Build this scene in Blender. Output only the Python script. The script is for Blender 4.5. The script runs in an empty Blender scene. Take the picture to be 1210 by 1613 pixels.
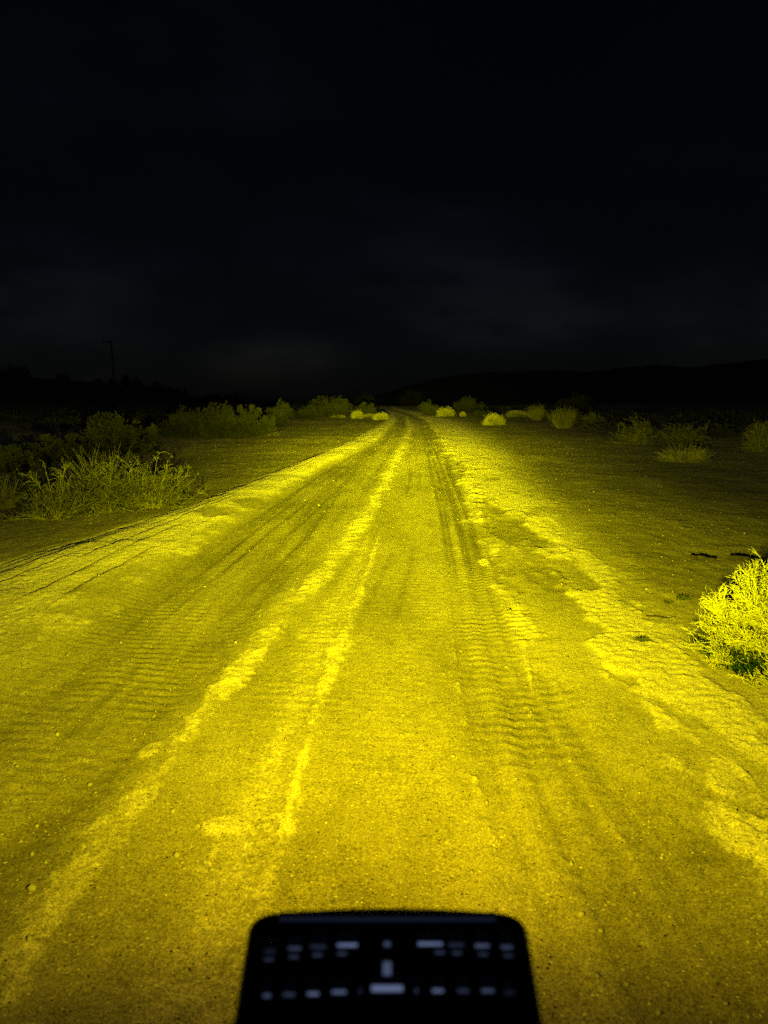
import bpy, bmesh, math
import numpy as np
from mathutils import Vector

# ------------------------------------------------------------------ camera, sky, added glint light, exposure
C = bpy.context.scene
CAM_H = 1.5
PITCH = math.radians(8.29)
FPX, CX, CY = 1211.0, 605.0, 806.5          # focal length and centre in photograph pixels
cam_d = bpy.data.cameras.new("camera")
cam = bpy.data.objects.new("camera", cam_d)
C.collection.objects.link(cam)
cam.location = (0, 0, CAM_H)
cam.rotation_euler = (math.pi / 2 - PITCH, 0, 0)
cam_d.sensor_fit = 'VERTICAL'
cam_d.sensor_height = 36.0
cam_d.lens = 36.0 * FPX / 1613.0
cam_d.clip_start, cam_d.clip_end = 0.05, 8000
cam_d.dof.use_dof = True
cam_d.dof.focus_distance = 6.0
cam_d.dof.aperture_fstop = cam_d.lens / 6.4
C.camera = cam

C.view_settings.view_transform = 'Standard'
C.view_settings.look = 'None'
C.view_settings.exposure = 0.0
C.view_settings.gamma = 1.0
C.cycles.use_denoising = False
C.cycles.max_bounces = 3
C.cycles.diffuse_bounces = 2
C.cycles.sample_clamp_indirect = 0.6
C.cycles.pixel_filter_type = 'BLACKMAN_HARRIS'

GLINT_EL, GLINT_AZ = math.radians(58), math.radians(180)      # direction of the added glint light: high, behind the camera
world = bpy.data.worlds.new("World")
C.world = world
world.use_nodes = True
wn, wl = world.node_tree.nodes, world.node_tree.links
wn.clear()
w_out = wn.new('ShaderNodeOutputWorld')
w_bg = wn.new('ShaderNodeBackground')
w_sky = wn.new('ShaderNodeTexSky')
w_sky.sky_type = 'NISHITA'
w_sky.sun_disc = False
w_sky.sun_elevation = GLINT_EL
w_sky.sun_rotation = GLINT_AZ
w_tc = wn.new('ShaderNodeTexCoord')
w_map = wn.new('ShaderNodeMapping')
w_map.inputs['Scale'].default_value = (1.0, 1.0, 2.6)
w_noise = wn.new('ShaderNodeTexNoise')
w_noise.inputs['Scale'].default_value = 3.1
w_noise.inputs['Detail'].default_value = 4.0
w_noise.inputs['Roughness'].default_value = 0.5
w_noise.inputs['Distortion'].default_value = 0.3
w_ramp = wn.new('ShaderNodeMapRange')
w_ramp.interpolation_type = 'SMOOTHSTEP'
w_ramp.inputs[1].default_value, w_ramp.inputs[2].default_value = 0.43, 0.66
w_ramp.inputs[3].default_value, w_ramp.inputs[4].default_value = 0.0, 0.35
def cloud_bank(az, el, size, amount):
    """a soft bank of cloud about one direction of the sky"""
    az, el = math.radians(az), math.radians(el)
    d = wn.new('ShaderNodeVectorMath'); d.operation = 'MULTIPLY'
    d.inputs[1].default_value = (1.0, 1.0, 2.4)
    wl.new(w_tc.outputs['Generated'], d.inputs[0])
    q = wn.new('ShaderNodeVectorMath'); q.operation = 'DISTANCE'
    q.inputs[1].default_value = (math.sin(az) * math.cos(el), math.cos(az) * math.cos(el), 2.4 * math.sin(el))
    wl.new(d.outputs[0], q.inputs[0])
    m = wn.new('ShaderNodeMapRange'); m.interpolation_type = 'SMOOTHERSTEP'
    m.inputs[1].default_value, m.inputs[2].default_value = size, 0.0
    m.inputs[3].default_value, m.inputs[4].default_value = 0.0, amount
    wl.new(q.outputs['Value'], m.inputs[0])
    return m.outputs[0]


w_sum = w_ramp.outputs[0]
for args in ((9.5, 6.6, 0.20, 1.5), (-7.5, 2.6, 0.15, 1.1), (-22, 7.5, 0.26, 0.9), (24, 6.5, 0.2, 0.7), (-20, 24, 0.55, 0.6), (3, 9.5, 0.3, 0.4)):
    t = wn.new('ShaderNodeMath'); t.operation = 'ADD'
    wl.new(w_sum, t.inputs[0]); wl.new(cloud_bank(*args), t.inputs[1])
    w_sum = t.outputs[0]
w_fine = wn.new('ShaderNodeTexNoise'); w_fine.inputs['Scale'].default_value = 9.0; w_fine.inputs['Detail'].default_value = 5.0
wl.new(w_map.outputs['Vector'], w_fine.inputs['Vector'])
w_fr = wn.new('ShaderNodeMapRange'); w_fr.inputs[1].default_value, w_fr.inputs[2].default_value = 0.3, 0.65
w_fr.inputs[3].default_value, w_fr.inputs[4].default_value = 0.10, 1.0
wl.new(w_fine.outputs['Fac'], w_fr.inputs[0])
w_cl = wn.new('ShaderNodeMath'); w_cl.operation = 'MULTIPLY'; w_cl.use_clamp = True
wl.new(w_sum, w_cl.inputs[0]); wl.new(w_fr.outputs[0], w_cl.inputs[1])
w_mix = wn.new('ShaderNodeMix'); w_mix.data_type = 'RGBA'
w_mul = wn.new('ShaderNodeMix'); w_mul.data_type = 'RGBA'; w_mul.blend_type = 'MULTIPLY'
w_mul.inputs[0].default_value = 1.0
wl.new(w_tc.outputs['Generated'], w_map.inputs['Vector'])
wl.new(w_map.outputs['Vector'], w_noise.inputs['Vector'])
wl.new(w_noise.outputs['Fac'], w_ramp.inputs[0])
w_mix.inputs[6].default_value = (0.76, 0.97, 1.05, 1)         # clear night air
w_mix.inputs[7].default_value = (2.35, 2.2, 2.25, 1)          # thin greyer cloud
wl.new(w_cl.outputs[0], w_mix.inputs[0])
wl.new(w_sky.outputs[0], w_mul.inputs[6])
wl.new(w_mix.outputs[2], w_mul.inputs[7])
wl.new(w_mul.outputs[2], w_bg.inputs['Color'])
w_bg.inputs['Strength'].default_value = 0.00045
wl.new(w_bg.outputs[0], w_out.inputs['Surface'])

glint_sun_d = bpy.data.lights.new("glint_sun", 'SUN')  # unseen light added for bluish glints on the lamp fins
glint_sun = bpy.data.objects.new("glint_sun", glint_sun_d)
C.collection.objects.link(glint_sun)
glint_sun_d.energy = 0.026
glint_sun_d.angle = math.radians(0.5)
glint_sun_d.color = (0.55, 0.66, 1.0)
_md = Vector((math.sin(GLINT_AZ) * math.cos(GLINT_EL), math.cos(GLINT_AZ) * math.cos(GLINT_EL), math.sin(GLINT_EL)))
glint_sun.rotation_euler = _md.to_track_quat('Z', 'Y').to_euler()

# the yellow lamp's own light, just in front of its lens (the housing is built below)
LAMP_Y, LAMP_Z = 0.70, 1.0
# mean brightness wanted on the sand at each distance -> photometric curve of the lamp
BEAM = [(0.8, .05), (1.05, .125), (1.2, .20), (1.5, .54), (2.1, .72), (2.8, .63), (4.0, .55), (6.0, .47), (10.0, .43), (14.0, .39),
        (22.0, .31), (35.0, .115), (60.0, .030), (110.0, .008)]
GRAZE = 2.65
POWER = 76.0
SIGMA = [(0.9, 25.5), (1.5, 26.0), (2.3, 29.0), (3.0, 28.0), (4.5, 23.0), (6.0, 19.3), (9.0, 13.8), (14.0, 8.0), (24.0, 6.5), (60.0, 5.5)]
lamp_d = bpy.data.lights.new("driving_lamp_beam", 'POINT')
lamp_l = bpy.data.objects.new("driving_lamp_beam", lamp_d)
C.collection.objects.link(lamp_l)
lamp_l.location = (0.0, LAMP_Y, LAMP_Z)
lamp_d.shadow_soft_size = 0.035
lamp_d.color = (1, 1, 1)
lamp_d.energy = 1.0
lamp_d.use_nodes = True
ln, ll = lamp_d.node_tree.nodes, lamp_d.node_tree.links
ln.clear()


def mnode(op, a, b=None, clamp=False):
    n = ln.new('ShaderNodeMath'); n.operation = op; n.use_clamp = clamp
    for k, v in enumerate((a, b)):
        if v is None: continue
        if isinstance(v, (int, float)): n.inputs[k].default_value = v
        else: ll.new(v, n.inputs[k])
    return n.outputs[0]


l_out = ln.new('ShaderNodeOutputLight')
l_em = ln.new('ShaderNodeEmission')
l_geo = ln.new('ShaderNodeNewGeometry')
l_sep = ln.new('ShaderNodeSeparateXYZ')
ll.new(l_geo.outputs['Incoming'], l_sep.inputs[0])
lx, ly, lz = l_sep.outputs
down = mnode('MAXIMUM', mnode('MULTIPLY', lz, -1.0), 0.004)         # sine of the angle below the beam's horizon
logd = mnode('DIVIDE', mnode('LOGARITHM', mnode('DIVIDE', 1.0, down), 2.0), 8.0, True)


def curve(pts):
    fc = ln.new('ShaderNodeFloatCurve')
    c = fc.mapping.curves[0]
    for x, y in pts[1:-1]: c.points.new(x, y)
    c.points[0].location = pts[0]; c.points[-1].location = pts[-1]
    fc.mapping.use_clip = False
    fc.mapping.update()
    ll.new(logd, fc.inputs['Value'])
    return fc.outputs[0]


def kd(d):
    s = LAMP_Z / math.hypot(LAMP_Z, d)
    return min(1.0, math.log2(1 / s) / 8.0), s


pb = []
for d, t in BEAM:
    k, s = kd(d)
    pb.append((k, math.log2(t / s ** GRAZE) / 16.0 + 0.3))
pb = [(0.0, pb[0][1] - 0.06)] + pb + [(1.0, pb[-1][1])]
inten = mnode('POWER', 2.0, mnode('MULTIPLY', mnode('SUBTRACT', curve(pb), 0.3), 16.0))
ps = [(kd(d)[0], s / 60.0) for d, s in SIGMA]
ps = [(0.0, ps[0][1])] + ps + [(1.0, ps[-1][1])]
sig = mnode('MULTIPLY', curve(ps), math.radians(60.0))
az = mnode('SUBTRACT', mnode('SUBTRACT', mnode('ARCTAN2', lx, ly), math.radians(1.2)), mnode('MULTIPLY', down, math.radians(1.5)))
q = mnode('DIVIDE', az, sig)
spot = mnode('EXPONENT', mnode('MULTIPLY', mnode('MULTIPLY', q, q), -0.5))
spill = mnode('MULTIPLY', mnode('EXPONENT', mnode('MULTIPLY', mnode('MULTIPLY', az, az), -1.6)), 0.05)
spot = mnode('ADD', spot, spill)
fwd = mnode('GREATER_THAN', ly, 0.0)
tot = mnode('MULTIPLY', mnode('MULTIPLY', inten, spot), mnode('MULTIPLY', fwd, POWER))
ll.new(tot, l_em.inputs['Strength'])
l_tint = ln.new('ShaderNodeMix'); l_tint.data_type = 'RGBA'        # the lens tints its steep spill more amber than its main beam
l_tf = ln.new('ShaderNodeMapRange'); l_tf.inputs[1].default_value, l_tf.inputs[2].default_value = 0.08, 0.68
ll.new(down, l_tf.inputs[0]); ll.new(l_tf.outputs[0], l_tint.inputs[0])
l_tint.inputs[6].default_value = (1.0, 1.03, 0.0005, 1); l_tint.inputs[7].default_value = (1.0, 0.76, 0.0005, 1)
ll.new(l_tint.outputs[2], l_em.inputs['Color'])
ll.new(l_em.outputs[0], l_out.inputs[0])

# ------------------------------------------------------------------ helpers
COL = C.collection
rng = np.random.default_rng(7)


def ground_at(px, py, z=0.0):
    """photograph pixel -> point of the plane at height z, and its depth along the camera axis"""
    a = math.atan((py - CY) / FPX) + PITCH
    h = CAM_H - z
    Y = h / math.tan(a)
    depth = Y * math.cos(PITCH) + h * math.sin(PITCH)
    return (px - CX) / FPX * depth, Y, depth


def vnoise(x, y, seed=0):
    x = np.asarray(x, float); y = np.asarray(y, float)
    xi = np.floor(x); yi = np.floor(y)
    fx = x - xi; fy = y - yi
    xi = xi.astype(np.int64); yi = yi.astype(np.int64)

    def h(i, j):
        n = (i * 374761393 + j * 668265263 + seed * 974711) & 0xFFFFFFFF
        n = ((n ^ (n >> 13)) * 1274126177) & 0xFFFFFFFF
        n = ((n ^ (n >> 16)) * 2246822519) & 0xFFFFFFFF
        return ((n ^ (n >> 15)) & 0xFFFFFF) / float(0xFFFFFF)
    u = fx * fx * fx * (fx * (fx * 6 - 15) + 10)
    v = fy * fy * fy * (fy * (fy * 6 - 15) + 10)
    a = h(xi, yi) * (1 - u) + h(xi + 1, yi) * u
    b = h(xi, yi + 1) * (1 - u) + h(xi + 1, yi + 1) * u
    return a * (1 - v) + b * v


def fbm(x, y, seed=0, octaves=4, gain=0.5):
    s = 0; amp = 1; tot = 0
    for o in range(octaves):
        s = s + amp * vnoise(x * 2 ** o + 17.3 * o, y * 2 ** o - 9.1 * o, seed + 31 * o)
        tot += amp; amp *= gain
    return s / tot


def sstep(a, b, x):
    t = np.clip((x - a) / (b - a), 0, 1)
    return t * t * (3 - 2 * t)


def link(name, me, mat=None, parent=None):
    o = bpy.data.objects.new(name, me)
    COL.objects.link(o)
    if mat is not None: me.materials.append(mat)
    if parent is not None: o.parent = parent
    return o


def tag(o, label=None, cat=None, group=None, kind=None):
    if label: o['label'] = label
    if cat: o['category'] = cat
    if group: o['group'] = group
    if kind: o['kind'] = kind
    return o


def empty(name, loc, rz=0.0):
    o = bpy.data.objects.new(name, None)
    COL.objects.link(o)
    o.location = loc; o.rotation_euler = (0, 0, rz)
    o.empty_display_size = 0.2
    return o


def mesh_np(name, verts, quads=None, tris=None, smooth=False):
    me = bpy.data.meshes.new(name)
    verts = np.asarray(verts, np.float32).reshape(-1, 3)
    loops = []; starts = []; totals = []; off = 0
    for f, k in ((quads, 4), (tris, 3)):
        if f is None or len(f) == 0: continue
        f = np.asarray(f, np.int32).reshape(-1, k)
        loops.append(f.ravel()); n = len(f)
        starts.append(off + np.arange(n) * k); totals.append(np.full(n, k)); off += n * k
    me.vertices.add(len(verts)); me.vertices.foreach_set('co', verts.ravel())
    me.loops.add(off); me.loops.foreach_set('vertex_index', np.concatenate(loops).astype(np.int32))
    st = np.concatenate(starts).astype(np.int32)
    me.polygons.add(len(st)); me.polygons.foreach_set('loop_start', st)
    if smooth: me.polygons.foreach_set('use_smooth', np.ones(len(st), bool))
    me.update(calc_edges=True)
    return me


def material(name, col, rough=0.9, var=0.0, scale=8.0, spec=0.3, metal=0.0, col2=None, translucent=0.0):
    m = bpy.data.materials.new(name); m.use_nodes = True
    n, l = m.node_tree.nodes, m.node_tree.links
    b = n['Principled BSDF']
    b.inputs['Base Color'].default_value = (*col, 1)
    b.inputs['Roughness'].default_value = rough
    b.inputs['Specular IOR Level'].default_value = spec
    b.inputs['Metallic'].default_value = metal
    if col2 is not None or var:
        tc = n.new('ShaderNodeTexCoord'); no = n.new('ShaderNodeTexNoise')
        no.inputs['Scale'].default_value = scale; no.inputs['Detail'].default_value = 4
        mr = n.new('ShaderNodeMapRange')
        mr.inputs[1].default_value, mr.inputs[2].default_value = 0.36, 0.64
        mx = n.new('ShaderNodeMix'); mx.data_type = 'RGBA'
        c2 = col2 or tuple(c * (1 - var) for c in col)
        mx.inputs[6].default_value = (*col, 1); mx.inputs[7].default_value = (*c2, 1)
        l.new(tc.outputs['Object'], no.inputs['Vector']); l.new(no.outputs['Fac'], mr.inputs[0])
        l.new(mr.outputs[0], mx.inputs[0]); l.new(mx.outputs[2], b.inputs['Base Color'])
    return m


# ------------------------------------------------------------------ ground and dirt road
def line(pts):
    """list of (px, py, half width px) along the road -> functions of Y giving centre x and half width in metres"""
    r = []
    for px, py, w in pts:
        x, Y, dep = ground_at(px, py)
        r.append((Y, x, w * dep / FPX))
    r.sort()
    r = np.array(r)
    return lambda Y: (np.interp(Y, r[:, 0], r[:, 1]), np.interp(Y, r[:, 0], r[:, 2]))


BERM_L0 = line([(-420, 1040, 0), (0, 890, 0), (145, 845, 0), (290, 800, 0), (430, 745, 0), (560, 692, 0), (606, 664, 0), (616, 652, 0), (600, 644, 0)])
BERM_L1 = line([(-520, 1340, 0), (-200, 1200, 0), (0, 1075, 0), (110, 1000, 0), (230, 915, 0), (380, 815, 0), (500, 742, 0), (600, 690, 0), (626, 663, 0), (622, 651, 0), (603, 644, 0)])
RIDGE_A = line([(-30, 1613, 50), (10, 1540, 48), (60, 1460, 45), (160, 1330, 36), (250, 1210, 32), (320, 1120, 30), (370, 1060, 27), (440, 975, 30), (525, 885, 22),
                (570, 820, 17), (612, 750, 12), (636, 700, 9), (647, 672, 5), (640, 656, 4), (618, 648, 3), (600, 644, 2)])
RIDGE_B = line([(350, 1613, 40), (385, 1500, 34), (415, 1400, 26), (440, 1320, 24), (459, 1245, 17), (488, 1165, 9), (500, 1115, 12),
                (530, 1030, 17), (560, 950, 11), (582, 890, 6), (590, 865, 3), (600, 835, 0)])
RIDGE_C = line([(850, 1613, 30), (800, 1420, 20), (772, 1330, 16), (750, 1240, 10), (733, 1160, 9), (722, 1080, 7), (712, 1000, 4), (704, 900, 3)])
PATCH_0 = line([(1330, 1613, 0), (1180, 1330, 0), (1020, 1130, 0), (950, 1020, 0), (925, 985, 0), (850, 880, 0), (790, 820, 0), (722, 740, 0), (706, 705, 0), (686, 676, 0), (672, 660, 0), (640, 649, 0), (618, 644, 0)])
PATCH_1 = line([(1800, 1613, 0), (1480, 1400, 0), (1240, 1190, 0), (1090, 1020, 0), (985, 930, 0), (905, 850, 0), (840, 780, 0), (780, 715, 0), (740, 680, 0), (712, 662, 0), (660, 649, 0), (628, 644, 0)])
STREAK = line([(838, 1085, 0), (834, 1060, 3), (829, 1030, 9), (818, 985, 15), (806, 960, 20), (770, 900, 12), (778, 860, 26), (765, 820, 26), (745, 770, 24), (738, 740, 20), (730, 725, 0)])
TRACK_R0 = line([(860, 1613, 0), (800, 1400, 0), (760, 1280, 0), (728, 1080, 0), (712, 1000, 0), (704, 900, 0), (690, 800, 0), (668, 700, 0), (660, 664, 0), (636, 650, 0), (610, 644, 0)])
TRACK_R1 = line([(1260, 1613, 0), (1110, 1400, 0), (960, 1200, 0), (870, 1060, 0), (800, 920, 0), (755, 800, 0), (712, 720, 0), (688, 680, 0), (672, 660, 0), (640, 649, 0), (617, 644, 0)])


def blob(X, Y, px, py, wpx, hpx, seed, rot=0.0):
    cx, cy, dep = ground_at(px, py)
    wx = wpx * dep / FPX
    wy = abs(ground_at(px, py - hpx)[1] - ground_at(px, py + hpx)[1]) / 2
    d = np.sqrt(((X - cx) / wx) ** 2 + ((Y - cy) / wy) ** 2)
    return sstep(1.12, 0.72, d + 1.1 * (fbm(X * 5, Y * 2.6, seed, 5, 0.6) - 0.5))


def ground_fields(X, Y):
    n1 = fbm(X * 2.2, Y * 0.9, 1)
    n2 = fbm(X * 9, Y * 5, 2)
    n3 = fbm(X * 1.0, Y * 0.35, 3, 5)
    nf = fbm(X * 26, Y * 20, 4, 3)
    wob = fbm(X * 0 + 3.3, Y * 0.55, 9, 3) - 0.5
    rough = 0.9 * (n2 - 0.5) + 0.7 * (n1 - 0.5)
    fade = 1.0 / (1.0 + (Y / 28.0) ** 2)            # fine relief is only resolved near the viewer
    l0, _ = BERM_L0(Y); l1, _ = BERM_L1(Y); p0, _ = PATCH_0(Y); p1, _ = PATCH_1(Y)
    tr0, _ = TRACK_R0(Y); tr1, _ = TRACK_R1(Y)
    wid = np.maximum(l1 - l0, 0.12)
    s = (X - l0) / wid + 0.04 * wob
    berm = sstep(-0.03, 0.0, s) * sstep(1.12, 0.72, s + 0.45 * rough)
    pw = np.maximum(p1 - p0, 0.12)
    s2 = (X - p0) / pw
    patch = sstep(-0.14, 0.08, s2 + 0.9 * rough) * sstep(1.5, 0.55, s2 + 0.75 * rough)
    patch = patch * (0.22 + 0.78 * sstep(0.42, 0.53, fbm(X * 2.0, Y * 0.95, 12, 6, 0.6) + 0.10 * sstep(7, 16, Y) + 0.05))

    def ridge(fn, ragged, seed, gap0=None, gap1=None):
        c, w = fn(Y)
        w = np.maximum(w, 1e-3) * (0.55 + 0.9 * fbm(X * 0 + 1.7 * seed, Y * 1.3, seed + 17, 4))
        off = 0.9 * w * (fbm(X * 0 + seed, Y * 2.2, seed, 3) - 0.5)
        d = np.abs(X - c - off) / (0.82 * w) + 0.5 * (fbm(X * 7, Y * 3.4, seed + 9, 4) - 0.5)
        m = sstep(1.35, 0.35, d + ragged * (0.6 * (n2 - 0.5) + 0.8 * (nf - 0.5) + 0.9 * (fbm(X * 4, Y * 1.6, seed + 5) - 0.5)))
        if gap0 is not None:
            m = m * (w > 2e-3) * (0.25 + 0.75 * sstep(gap0, gap1, fbm(X * 1.2, Y * 0.9, seed + 7, 4)))
        # loose grit lies in scattered crumbs: break the streak up
        crumb = sstep(0.36, 0.60, 0.55 * fbm(X * 11, Y * 7, seed + 11, 4) + 0.45 * fbm(X * 3.1, Y * 1.7, seed + 13, 3))
        return m * (0.48 + 0.52 * crumb) * (w > 2.5e-3)
    ra = ridge(RIDGE_A, 1.9, 21, 0.20, 0.44) * (1 - 0.5 * sstep(3.5, 2.5, Y) * (0.5 + 0.9 * fbm(X * 13, Y * 10, 28, 3)))
    rb = ridge(RIDGE_B, 1.7, 22)
    rb2 = sstep(2.2, 0.4, np.abs(X - RIDGE_B(Y)[0] + 0.12) / np.maximum(RIDGE_B(Y)[1] * 1.6, 1e-3) + 1.6 * (n2 - 0.5)) * 0.45
    rc = ridge(RIDGE_C, 1.8, 23, 0.30, 0.5) * sstep(0.42, 0.58, fbm(X * 16, Y * 13, 27, 2)) * sstep(7, 4, Y)
    st = ridge(STREAK, 1.5, 24, 0.36, 0.56) * 0.9
    bl = np.maximum.reduce([blob(X, Y, 965, 1035, 34, 26, 41) * 0.8, blob(X, Y, 1175, 1310, 50, 45, 42) * 0.8,
                            blob(X, Y, 360, 1300, 46, 16, 43) * 0.75, blob(X, Y, 762, 882, 9, 6, 44) * 0.9, blob(X, Y, 822, 985, 20, 26, 45) * 0.7,
                            blob(X, Y, 500, 1000, 40, 14, 46) * 0.5, blob(X, Y, 235, 1180, 18, 16, 47) * 0.6])
    hole = np.maximum.reduce([blob(X, Y, 800, 830, 38, 34, 51), blob(X, Y, 860, 905, 40, 24, 52) * 0.8, blob(X, Y, 716, 732, 12, 14, 53), blob(X, Y, 345, 812, 34, 10, 54) * 0.8,
                              blob(X, Y, 395, 795, 30, 9, 55) * 0.8, blob(X, Y, 768, 800, 18, 16, 56) * 0.7])
    bstr = fbm(s * 7 + 0.3 * wob, Y * 0.16, 63, 4)
    loose = np.maximum.reduce([berm * (0.95 + 0.4 * (n3 - 0.5) + 1.5 * (bstr - 0.5)), patch * (0.92 - 0.16 * sstep(7, 14, Y)), ra, rb, rb2, rc * 0.45, st, bl])
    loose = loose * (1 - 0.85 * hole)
    # broad lighter and darker bands in the packed sand
    inroad = sstep(l1 - 0.1, l1 + 0.3, X) * sstep(p1 + 0.3, p0 - 0.1, X)
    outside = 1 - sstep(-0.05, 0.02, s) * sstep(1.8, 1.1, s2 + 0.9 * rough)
    trR = sstep(-0.05, 0.12, X - tr0) * sstep(0.12, -0.1, X - tr1 + 0.3 * rough)
    ca, wa = RIDGE_A(Y)
    trL = sstep(-0.1, 0.2, X - l1) * sstep(0.05, -0.2, X - ca + wa)
    cross = (X - tr0) / np.maximum(tr1 - tr0, 0.2)
    streaky = fbm(cross * 9 + 0 * Y, Y * 0.05, 61, 3)
    streakyL = fbm((X - l1) * 4.2 + 0.12 * Y, Y * 0.06, 62, 3)
    tone = 0.5 + 0.55 * (n3 - 0.5) + 0.5 * (n1 - 0.5) + 0.35 * (n2 - 0.5)
    tone = tone + trR * (-0.10 * sstep(3, 7, Y) + (0.3 + 0.5 * sstep(4, 9, Y)) * (streaky - 0.5)) + trL * (-0.10 + 1.1 * (streakyL - 0.5))
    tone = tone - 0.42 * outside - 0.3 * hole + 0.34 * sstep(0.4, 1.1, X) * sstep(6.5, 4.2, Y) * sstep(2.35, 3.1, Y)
    # narrow tyre grooves that run along the tracks
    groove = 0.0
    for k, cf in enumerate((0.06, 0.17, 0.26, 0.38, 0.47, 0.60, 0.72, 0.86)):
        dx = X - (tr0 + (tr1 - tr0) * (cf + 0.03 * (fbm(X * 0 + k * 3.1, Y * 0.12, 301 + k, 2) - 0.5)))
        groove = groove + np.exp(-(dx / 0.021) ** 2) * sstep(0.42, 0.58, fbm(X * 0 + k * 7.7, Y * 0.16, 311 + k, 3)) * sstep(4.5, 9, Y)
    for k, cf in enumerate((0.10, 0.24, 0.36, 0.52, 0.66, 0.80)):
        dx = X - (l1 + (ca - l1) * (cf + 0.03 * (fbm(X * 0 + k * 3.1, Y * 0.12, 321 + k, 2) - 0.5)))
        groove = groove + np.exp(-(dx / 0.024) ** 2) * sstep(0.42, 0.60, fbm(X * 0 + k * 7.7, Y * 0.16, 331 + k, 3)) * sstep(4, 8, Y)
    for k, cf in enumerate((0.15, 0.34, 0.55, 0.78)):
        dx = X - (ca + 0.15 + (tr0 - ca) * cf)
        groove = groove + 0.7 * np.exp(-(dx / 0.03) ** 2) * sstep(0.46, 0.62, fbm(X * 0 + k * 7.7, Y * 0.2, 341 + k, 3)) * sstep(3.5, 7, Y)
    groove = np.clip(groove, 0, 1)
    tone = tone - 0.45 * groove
    tone = np.clip(tone, 0, 1)
    # ---------------- height
    z = 0.10 * (fbm(X * 0.16, Y * 0.12, 71, 3) - 0.5) * outside * sstep(1.5, 6, Y)
    z = z + 0.022 * (n3 - 0.5) + 0.010 * (n1 - 0.5)
    z = z + outside * (0.03 * (fbm(X * 1.6, Y * 1.3, 72, 3) - 0.5) + 0.016 * (n2 - 0.5)) * fade ** 0.5
    # eroded steps that run along the left bank
    ss = s + 0.10 * (fbm(X * 0.7, Y * 0.5, 73, 3) - 0.5)
    bank = 0.0
    for k, (sk, dz, sd) in enumerate([(0.0, 0.020, 81), (0.10, 0.011, 82), (0.20, 0.014, 83), (0.33, 0.012, 84), (0.45, 0.015, 85), (0.60, 0.013, 86), (0.76, 0.015, 87)]):
        g = 0.35 + 0.65 * sstep(0.40, 0.6, fbm(X * 0 + sd, Y * 0.8, sd, 3)) if k == 0 else sstep(0.38, 0.60, fbm(X * 0 + sd, Y * 0.5, sd, 4))
        dd = (ss - sk) * wid
        crack = np.exp(-(dd / (0.016 + 0.02 * n2)) ** 2) * dz * 0.45
        bank = bank + g * (dz * sstep(-0.015, 0.015, dd) - crack - dz * sstep(0.0, 0.17 * wid + 0.02, dd) * (0.35 if k else 0.1))
    z = z + bank * sstep(1.25, 0.8, s) * fade ** 0.5
    z = z + 0.035 * sstep(-0.02, 0.3, s) * sstep(1.2, 0.5, s)
    z = z + 0.016 * patch * (0.5 + (n1)) + 0.010 * ra * (0.6 + n2) + 0.008 * rb + 0.012 * rc * (n2 + 0.5) + 0.007 * st + 0.005 * bl
    z = z + 0.012 * loose * (nf - 0.5) * fade + 0.014 * (ra + rc + 0.6 * patch + 0.5 * rb) * (fbm(X * 17, Y * 14, 74, 3) - 0.5) * fade
    z = z - 0.02 * (trR + trL) - 0.012 * hole
    z = z + (trR * 0.034 * (streaky - 0.5) + trL * 0.034 * (streakyL - 0.5))
    z = z - 0.009 * groove
    # small wheel-made ripples across the packed tracks
    warp = 1.0 * fbm(X * 1.1, Y * 0.9, 91, 3) + 0.55 * fbm(X * 4.5, Y * 3, 92, 2)
    ph = (Y - 0.10 * X) / 0.098 + 1.5 * warp + 0.25 * X * 0
    wave = np.sin(2 * math.pi * ph + 0.65 * np.sin(2 * math.pi * ph))       # steep side towards the viewer
    ph2 = (Y + 0.20 * X) / 0.088 + 1.6 * fbm(X * 1.4, Y * 1.2, 93, 3)
    wave2 = np.sin(2 * math.pi * ph2 + 0.65 * np.sin(2 * math.pi * ph2))
    gate = sstep(0.28, 0.50, fbm(X * 0.9, Y * 0.5, 94, 3) + 0.10)
    patchy = np.clip(2.6 * fbm(X * 3.6, Y * 2.4, 95, 4) - 0.42, 0.05, 2.0)
    rip = (1.3 * trR * wave + 1.15 * trL * (0.75 * wave2 + 0.35 * wave)) * gate * patchy + 0.5 * patch * wave * patchy * sstep(9, 5, Y)
    z = z + 0.0030 * rip * (1 - 0.6 * hole) * sstep(18, 8, Y)
    mid = sstep(-0.1, 0.2, X - ca - wa) * sstep(0.1, -0.1, X - tr0)
    z = z + 0.0013 * mid * wave2 * patchy * sstep(12, 5, Y)
    # clods and pocks
    z = z + 0.006 * (nf - 0.5) * fade
    return z, loose, tone, outside


def terrain(X, Y):
    """broad lie of the land: level road, scrub rising gently on both sides"""
    X = np.asarray(X, float); Y = np.asarray(Y, float)
    road_x = 0.033 * Y
    r = np.abs(X - road_x)
    up = np.maximum(0, r - 9.0 - 0.03 * Y)
    return 0.5 * (fbm(X * 0.05, Y * 0.05, 201, 3) - 0.5) * sstep(0, 8, up) + 0.012 * np.minimum(up, 60)


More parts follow.
